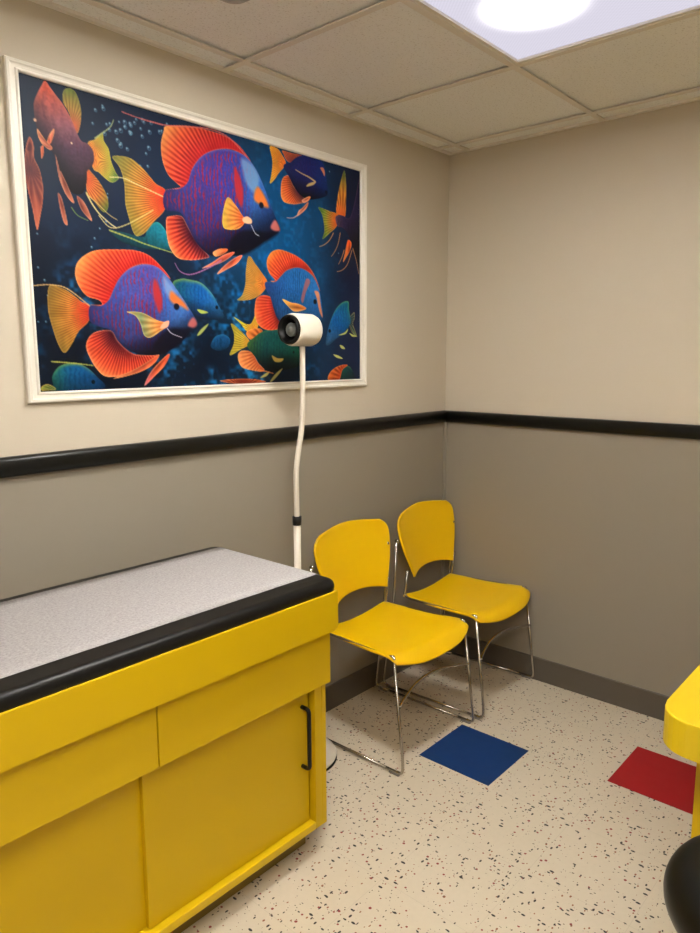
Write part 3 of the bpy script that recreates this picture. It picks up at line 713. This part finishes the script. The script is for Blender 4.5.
    def bubble(s, x, y, rad):
        w_ = s.window(x-rad-5, y-rad-5, x+rad+5, y+rad+5)
        if w_ is None: return
        js, is_, X, Y = w_
        D = np.hypot(X-x, Y-y)
        s.put(js, is_, np.array((110, 165, 190.)), np.exp(-((D-rad*0.8)/1.6)**2)*0.5)
        D2 = np.hypot(X-x+rad*0.3, Y-y+rad*0.4)
        s.put(js, is_, np.array((190, 225, 235.)), np.exp(-(D2/(rad*0.4+0.6))**2)*0.75)

P = Painter()
for b_ in BUBBLES: P.bubble(*b_)
for op in OPS: getattr(P, op[0])(*op[1:])
rgb = np.clip(P.img/255.0, 0, 1)
rgb = np.where(rgb <= 0.04045, rgb/12.92, ((rgb+0.055)/1.055)**2.4)
rgb = rgb**1.10*PRINT_GAIN
PX0, PX1, PZ0, PZ1 = -2.032, -0.656, 1.420, 2.256

def build_canvas(parent, org):
    W, Hh = P.W, P.Hh
    xs_ = PX0+P.gx/1000.0-org[0]; zs_ = PZ1-P.gy/1000.0-org[2]
    XX, ZZ = np.meshgrid(xs_, zs_)
    co = np.stack([XX, np.full_like(XX, -0.005-org[1]), ZZ], -1).reshape(-1, 3)
    idx = np.arange(W*Hh).reshape(Hh, W)
    q = np.stack([idx[:-1, :-1], idx[1:, :-1], idx[1:, 1:], idx[:-1, 1:]], -1).reshape(-1, 4)
    # a thin back board behind the print gives it thickness
    n0 = len(co)
    bx = [(PX0, -0.005), (PX1, -0.005), (PX1, -0.001), (PX0, -0.001)]
    extra = [(x-org[0], y-org[1]+0.0005, z-org[2]) for z in (PZ0, PZ1) for x, y in bx]
    co = np.vstack([co, np.array(extra)])
    bf = np.array([(0, 4, 5, 1), (1, 5, 6, 2), (2, 6, 7, 3), (3, 7, 4, 0), (4, 7, 6, 5), (0, 1, 2, 3)])+n0
    faces = np.vstack([q, bf])
    me = bpy.data.meshes.new('print')
    me.vertices.add(len(co)); me.vertices.foreach_set('co', co.astype(np.float32).ravel())
    me.loops.add(len(faces)*4); me.loops.foreach_set('vertex_index', faces.astype(np.int32).ravel())
    me.polygons.add(len(faces))
    me.polygons.foreach_set('loop_start', (np.arange(len(faces))*4).astype(np.int32))
    me.polygons.foreach_set('loop_total', np.full(len(faces), 4, np.int32))
    me.update(calc_edges=True)
    ca = me.color_attributes.new('print', 'FLOAT_COLOR', 'POINT')
    cc = np.ones((len(co), 4), np.float32); cc[:n0, :3] = rgb.reshape(-1, 3); cc[n0:, :3] = 0.05
    ca.data.foreach_set('color', cc.ravel())
    me.materials.append(M_canvas)
    o_ = bpy.data.objects.new('print', me); COL.objects.link(o_); o_.parent = parent
    return o_
pc = (-1.342, 0.0, 1.38)
t = thing('framed_picture', 'large white-framed underwater picture of orange, blue and purple tropical fish', 'picture', pc)
build_canvas(t, pc)
# mitred moulding
def moulding(x0, x1, z0, z1, prof_):
    """prof_: (inset from outer edge, depth y) closed ring"""
    bm = bmesh.new(); rings = []
    for cx, cz, sx_, sz_ in ((x0, z0, 1, 1), (x1, z0, -1, 1), (x1, z1, -1, -1), (x0, z1, 1, -1)):
        rings.append([bm.verts.new((cx+sx_*i_*1.2, y_, cz+sz_*i_)) for i_, y_ in prof_])
    n = len(prof_)
    for k in range(4):
        a_, b_ = rings[k], rings[(k+1) % 4]
        for i in range(n):
            j = (i+1) % n
            bm.faces.new((a_[i], a_[j], b_[j], b_[i]))
    return bm
fo = (-2.070-pc[0], -0.619-pc[0], 1.390-pc[2], 2.285-pc[2])
obj('picture_frame', moulding(fo[0], fo[1], fo[2], fo[3],
    [(0, 0), (0, -0.013), (0.003, -0.016), (0.009, -0.016), (0.012, -0.013), (0.015, -0.012), (0.021, -0.012),
     (0.024, -0.015), (0.027, -0.015), (0.030, -0.011), (0.030, -0.0055), (0.029, -0.0008), (0.029, 0)]), M_white, t)

# ------------------------------------------------------------------ exam table
EX, EY = -1.50, -0.03      # right end and back
t = thing('exam_table', 'yellow laminate exam table with drawers, sliding doors and a black vinyl top', 'exam table', (-2.40, -0.34, 0))
ox, oy = 2.40, 0.34
def tb(name, x0, x1, y0, y1, z0, z1, m, bev=0.0015, parent=None):
    return obj(name, box(x0+ox, x1+ox, y0+oy, y1+oy, z0, z1, bev, 2), m, parent or t)
XE, XL = -1.508, -3.318
YF = -0.60
bm = bmesh.new()
for (x0, x1, y0, y1, z0, z1) in (
        (XE-0.018, XE, YF+0.0, -0.05, 0.095, 0.845), (XL, XL+0.018, YF, -0.05, 0.095, 0.845),
        (XL+0.018, XE-0.018, -0.062, -0.05, 0.095, 0.845), (XL+0.018, XE-0.018, YF+0.045, -0.062, 0.095, 0.113),
        (XL+0.018, XE-0.018, YF+0.002, -0.062, 0.553, 0.571), (XL+0.018, XE-0.018, YF+0.002, -0.062, 0.827, 0.845),
        (XE-0.047, XE-0.018, YF, YF+0.028, 0.095, 0.553), (XL+0.018, XL+0.047, YF, YF+0.028, 0.095, 0.553)):
    add_box(bm, x0+ox, x1+ox, y0+oy, y1+oy, z0, z1, 0.0008, 1)
obj('cabinet', bm, M_table, t)
tb('bottom_rail', XL+0.0472, XE-0.0472, YF, YF+0.044, 0.095, 0.118, plain('yellow_rail_lit', (0.68, 0.45, 0.004, 1), 0.36))  # laminate lightened: the light on the ledge is put into its colour
tb('toe_kick', XL+0.03, XE-0.024, -0.530, -0.07, 0.0, 0.094, M_toe)
# apron with a rounded lower corner
def rounded_panel(w_, h_, th, rad):
    """front panel in xz, bottom corners rounded"""
    pts = [(-w_/2, h_), (w_/2, h_)]
    for k in range(7):
        a_ = math.radians(-90*k/6); pts.append((w_/2-rad+rad*math.cos(a_), rad+rad*math.sin(a_)))
    for k in range(7):
        a_ = math.radians(-90-90*k/6); pts.append((-w_/2+rad+rad*math.cos(a_), rad+rad*math.sin(a_)))
    bm = bmesh.new()
    f1 = [bm.verts.new((x, 0, z)) for x, z in pts]; f2 = [bm.verts.new((x, th, z)) for x, z in pts]
    n = len(pts)
    for i in range(n):
        j = (i+1) % n; bm.faces.new((f1[i], f1[j], f2[j], f2[i]))
    ff = bm.faces.new(f1[::-1]); bm.faces.new(f2)
    bmesh.ops.bevel(bm, geom=list(ff.edges), offset=0.003, segments=2, affect='EDGES', profile=0.5)
    return bm
AY = -0.642
o = obj('front_apron', rounded_panel(1.838, 0.118, 0.021, 0.016), M_table, t, loc=(XE+0.012-0.919+ox, AY+oy, 0.727))
# side aprons and lit yellow top rim of the tray
tb('end_apron', XE+0.001, XE+0.012, AY+0.022, -0.04, 0.727, 0.845, M_table)
tb('end_apron', XL-0.012, XL-0.001, AY+0.022, -0.04, 0.727, 0.845, M_table)
DW = 0.589
for k in range(3):
    x1 = XE-0.0+0.000-k*(DW+0.004); x0 = x1-DW
    tb('drawer', x0, x1, -0.620, -0.6005, 0.560 if k else 0.560, 0.724, M_table, 0.0012)
tb('drawer_gap_shade_strip', XL+0.002, XE-0.002, -0.6202, -0.6006, 0.7242, 0.7268, M_dark, 0)  # solid dark strip under the apron, shade of the gap put into its colour
# sliding doors
dr = tb('door', -2.122, -1.5615, YF+0.022, YF+0.037, 0.119, 0.552, M_table)
h_ = fillet([(0, 0, 0.10), (0, -0.030, 0.10), (0, -0.030, -0.10), (0, 0, -0.10)], 0.014)
obj('handle', tube([Vector((-1.588+ox+q.x, YF+0.022+oy+q.y, 0.404+q.z*0.94)) for q in h_], 0.0062, 12), M_black, dr, True)
tb('door', -2.71, -2.112, YF+0.0375, YF+0.0440, 0.119, 0.552, M_table)
tb('door', -3.27, -2.70, YF+0.022, YF+0.037, 0.119, 0.552, M_table)
# mattress with rolled edge
def cushion(x0, x1, y0, y1, z0, z1, rad, cr):
    """rounded-rectangle cushion, rad = edge roll, cr = plan corner radius"""
    bm = bmesh.new(); rings = []
    prof_ = [(0.004, z0)]+[(rad-rad*math.cos(a_) , z1-rad+rad*math.sin(a_)) for a_ in [math.radians(q) for q in range(-20, 91, 11)]]
    prof_[0] = (prof_[1][0], z0)
    for ins, z in prof_:
        ring = []
        ccr = max(cr-ins, 0.003)
        for qx, qy, a0 in ((x1, y1, 0), (x0, y1, 90), (x0, y0, 180), (x1, y0, 270)):
            sx_ = -1 if qx == x1 else 1; sy_ = -1 if qy == y1 else 1
            ccx = qx+sx_*(ins+ccr); ccy = qy+sy_*(ins+ccr)
            for k in range(7):
                a_ = math.radians(a0+90*k/6)
                ring.append(bm.verts.new((ccx+ccr*math.cos(a_), ccy+ccr*math.sin(a_), z)))
        rings.append(ring)
    n = len(rings[0])
    for a_, b_ in zip(rings, rings[1:]):
        for i in range(n):
            j = (i+1) % n; bm.faces.new((a_[i], a_[j], b_[j], b_[i]))
    bm.faces.new(rings[0][::-1]); bm.faces.new(rings[-1])
    return bm
MX0, MX1, MY0, MY1, MZ = -3.31, -1.488, -0.640, -0.062, 0.879
obj('cushion', cushion(MX0+ox, MX1+ox, MY0+oy, MY1+oy, 0.8455, MZ, 0.022, 0.035), M_vinyl, t, True)

# paper sheet over the cushion, wrapping over its right end
bm = bmesh.new()
py0, py1 = -0.566, -0.108
pathp = [(-3.25, MZ+0.0012), (-1.530, MZ+0.0012)]
for k in range(1, 8):
    a_ = math.radians(90-k*11)
    pathp.append((MX1-0.022+0.0235*math.cos(a_), MZ-0.022+0.0235*math.sin(a_)))
pathp.append((MX1+0.0016, 0.852))
NY = 10
top = [[bm.verts.new((x, py0+(py1-py0)*j/NY, z)) for j in range(NY+1)] for x, z in pathp]
for a_, b_ in zip(top, top[1:]):
    for j in range(NY): bm.faces.new((a_[j], b_[j], b_[j+1], a_[j+1]))
o = obj('paper_sheet', bm, M_paper, smooth=True)
md = o.modifiers.new('thickness', 'SOLIDIFY'); md.thickness = 0.0006; md.offset = 1
tag(o, 'long speckled grey paper sheet lying over the black exam table cushion', 'paper')

# ------------------------------------------------------------------ examination lamp
LX, LY = -1.201, -0.172
t = thing('exam_lamp', 'cream floor-standing exam lamp with a gooseneck between table and chairs', 'lamp', (LX, LY, 0))
obj('base', lathe([(0, 0.004), (0.131, 0.004), (0.136, 0.010), (0.139, 0.018), (0.133, 0.028), (0.080, 0.032), (0.028, 0.036), (0.024, 0.05), (0, 0.05)], 64), M_lamp, t, True)
obj('base_pad', lathe([(0, 0), (0.139, 0), (0.139, 0.0042), (0, 0.004)], 64), M_black, t, True)
obj('pole', lathe([(0, 0.05), (0.0128, 0.05), (0.0128, 0.915), (0, 0.915)], 24), M_lamp, t, True)
obj('collar', lathe([(0, 0.912), (0.0165, 0.912), (0.0165, 0.944), (0, 0.944)], 24), M_black, t, True)
gp = smooth_path([(0, 0, 0.94), (-0.001, 0, 1.02), (0.000, 0, 1.11), (0.012, 0, 1.18), (0.028, 0, 1.25), (0.035, 0, 1.32), (0.038, 0, 1.42), (0.039, 0, 1.56)], 8)
obj('gooseneck', tube(gp, 0.0098, 16), M_lamp, t, True)
hz = 1.607
ax0 = 0.037
hd = obj('lamp_head', lathe([(0.044, -0.050), (0.050, -0.056), (0.0545, -0.054), (0.0565, -0.046), (0.0565, 0.040), (0.052, 0.052), (0.040, 0.060), (0, 0.062)], 48, 'X', (0, 0, 0)), M_lamp, t, True, (ax0, 0, hz))
obj('lamp_head_shroud', lathe([(0.0505, -0.052), (0.0515, -0.064), (0.0485, -0.070), (0.0440, -0.070), (0.038, -0.052), (0.030, -0.030), (0.020, -0.024), (0, -0.024)], 48, 'X'), M_black, hd, True)
obj('bulb', lathe([(0.020, -0.026), (0.024, -0.052), (0.021, -0.057), (0.012, -0.050), (0.009, -0.058), (0, -0.060)], 32, 'X'), M_bulb, hd, True)

# ------------------------------------------------------------------ chairs
def seat_mesh():
    bm = bmesh.new(); NU, NV = 20, 26; g = []
    for j in range(NV+1):
        v = j/NV; row = []
        for i in range(NU+1):
            u_ = -1+2*i/NU
            hw = 0.206+0.040*min(v*1.1, 1.0)
            fr = max(0.0, (v-0.86)/0.14)
            hw -= 0.006*fr**3
            x = u_*hw
            yb = -0.106+0.008*(1-u_*u_)
            yf = -0.516-0.042*(1-abs(u_)**3)
            y = yb+(yf-yb)*v
            z = 0.455-0.028*(1-u_*u_)*(1-0.55*v)-0.006*math.sin(math.pi*min(v*1.1, 1))
            z -= 0.040*fr**1.8*(1-0.45*abs(u_)**4)
            z -= 0.006*abs(u_)**10
            row.append(bm.verts.new((x, y, z)))
        g.append(row)
    for j in range(NV):
        for i in range(NU):
            bm.faces.new((g[j][i], g[j+1][i], g[j+1][i+1], g[j][i+1]))
    return bm
def back_mesh(bx_):
    bm = bmesh.new(); NU, NV = 22, 22; g = []
    for j in range(NV+1):
        v = j/NV      # 0 bottom, 1 top
        row = []
        for i in range(NU+1):
            u_ = -1+2*i/NU
            # narrow at the bottom, widest high up, rounded top corners
            zb = 0.521+0.021*(1-abs(u_)**2.2)
            zt = 0.812+0.017*(1-u_*u_)
            z = zb+(zt-zb)*v
            if z < 0.745: hw = 0.170+0.066*math.sin(math.pi/2*min((z-0.521)/0.23, 1))**1.2
            else: hw = 0.236*(1-0.40*((z-0.745)/0.085)**3)
            x = u_*hw+bx_
            lean = -0.104+(z-0.5)*0.20
            y = lean-0.032*u_*u_
            row.append(bm.verts.new((x, y, z)))
        g.append(row)
    for j in range(NV):
        for i in range(NU):
            bm.faces.new((g[j][i], g[j][i+1], g[j+1][i+1], g[j+1][i]))
    return bm
def thick(o_, th, off=1, bev=None):
    md = o_.modifiers.new('thickness', 'SOLIDIFY'); md.thickness = th; md.offset = off
    md2 = o_.modifiers.new('soft_edges', 'BEVEL'); md2.width = bev or th*0.35; md2.segments = 2; md2.limit_method = 'ANGLE'
def make_chair(x, rz, label, bx_=0.015):
    ch = thing('chair', label, 'chair', (x, 0, 0), 'yellow chairs along the wall')
    ch.rotation_euler = (0, 0, rz)
    s_ = obj('seat', seat_mesh(), M_chair, ch, True); thick(s_, 0.011, -1)
    b_ = obj('backrest', back_mesh(bx_), M_chair, ch, True); thick(b_, 0.011, 0)
    RR = 0.0056
    for sg in (-1, 1):
        # front leg, floor runner, rear leg, seat rail
        fl = fillet([(sg*0.236, -0.494, 0.447), (sg*0.241, -0.542, 0.060), (sg*0.246, -0.546, RR+0.006), (sg*0.246, -0.47, RR+0.006)], 0.030)
        obj('front_leg', tube(fl, RR, 10), M_chrome, ch, True)
        obj('runner', tube([Vector((sg*0.246, -0.4705, RR+0.006)), Vector((sg*0.246, -0.1005, RR+0.006))], RR, 10), M_chrome, ch, True)
        rl = fillet([(sg*0.246, -0.100, RR+0.006), (sg*0.246, -0.024, RR+0.006), (sg*0.240, -0.078, 0.440), (sg*0.243, -0.092, 0.698)], 0.030)
        obj('rear_leg', tube(rl, RR, 10), M_chrome, ch, True)
        obj('pivot', lathe([(0, -0.004), (0.009, -0.004), (0.009, 0.004), (0, 0.004)], 16, 'X', (sg*0.2385, -0.092, 0.700)), M_chrome, ch, True)
        rail = fillet([(sg*0.236, -0.4935, 0.4465), (sg*0.234, -0.470, 0.441), (sg*0.208, -0.140, 0.438), (sg*0.205, -0.112, 0.446), (sg*0.203, -0.126, 0.562)], 0.018)
        obj('seat_rail', tube(rail, RR, 10), M_chrome, ch, True)
        obj('glide', box(sg*0.246-0.006, sg*0.246+0.006, -0.530, -0.485, 0, 0.0068, 0.002), M_glide, ch)
        obj('glide', box(sg*0.246-0.006, sg*0.246+0.006, -0.090, -0.050, 0, 0.0068, 0.002), M_glide, ch)
    br = smooth_path([(-0.236, -0.522, 0.262), (-0.18, -0.505, 0.272), (-0.09, -0.488, 0.287), (0.0, -0.482, 0.292), (0.09, -0.488, 0.287), (0.18, -0.505, 0.276), (0.236, -0.522, 0.268)], 8)
    obj('stretcher', tube(br, RR, 10), M_chrome, ch, True)
    return ch
make_chair(-0.811, 0.009, 'yellow plastic chair with chrome sled legs beside the exam table', 0.021)
make_chair(-0.282, 0.042, 'yellow plastic chair with chrome sled legs in the room corner')

# ------------------------------------------------------------------ desk at the right
def round_rect(x0, x1, y0, y1, rad, n=8):
    pts = []
    for cx, cy, a0 in ((x1-0.002, y1-0.002, 0), (x0+rad, y1-rad, 90), (x0+rad, y0+rad, 180), (x1-0.002, y0+0.002, 270)):
        rr_ = rad if cx < x1-0.01 else 0.002
        for k in range(n+1):
            a_ = math.radians(a0+90*k/n); pts.append((cx+rr_*math.cos(a_), cy+rr_*math.sin(a_)))
    return pts
DX, DY = -1.366, -1.519
t = thing('desk', 'bright yellow desk with a thick round-cornered top at the right edge', 'desk', (-0.68, -1.82, 0))
qx, qy = 0.68, 1.82
obj('desktop', prism([(x+qx, y+qy) for x, y in round_rect(-1.425, -0.03, -2.14, -1.517, 0.080)], 0.660, 0.740, 0.004), M_desk, t)
obj('side_panel', box(-1.280+qx, -1.258+qx, -2.09+qy, -1.573+qy, 0, 0.6595, 0.001), M_table, t)
obj('side_panel', box(-0.075+qx, -0.053+qx, -2.09+qy, -1.573+qy, 0, 0.6595, 0.001), M_table, t)
obj('back_panel', box(-1.2575+qx, -0.0755+qx, -1.75+qy, -1.732+qy, 0.20, 0.6595, 0.001), M_table, t)

# ------------------------------------------------------------------ stool
SXc, SYc = -1.518, -1.782
t = thing('stool', 'round black vinyl stool in front of the yellow desk', 'stool', (SXc, SYc, 0))
zc, Rr, hh = 0.46, 0.190, 0.074
prof_ = [(0, zc-hh)]+[(Rr-hh+hh*math.cos(a_), zc+hh*math.sin(a_)) for a_ in [math.radians(q) for q in range(-90, 91, 10)]]+[(0.06, zc+hh+0.003), (0, zc+hh+0.004)]
obj('seat', lathe(prof_, 64), M_stool, t, True)
obj('column', lathe([(0, 0.10), (0.025, 0.10), (0.025, 0.25), (0.014, 0.25), (0.014, zc-hh-0.0005), (0, zc-hh-0.0005)], 24), M_chrome, t, True)
for k in range(5):
    a_ = math.radians(72*k+20); cx, cy = math.cos(a_), math.sin(a_)
    lg = obj('leg', tube([Vector((0.027*cx, 0.027*cy, 0.125)), Vector((0.11*cx, 0.11*cy, 0.10)), Vector((0.20*cx, 0.20*cy, 0.072))], 0.012, 12), M_black, t, True)
    cs = obj('caster', lathe([(0, -0.012), (0.022, -0.012), (0.026, -0.006), (0.026, 0.006), (0.022, 0.012), (0, 0.012)], 20, 'Y'), M_black, lg, True)
    cs.location = (0.20*cx, 0.20*cy, 0.026)
    cs.rotation_euler = (0, 0, a_+0.5)
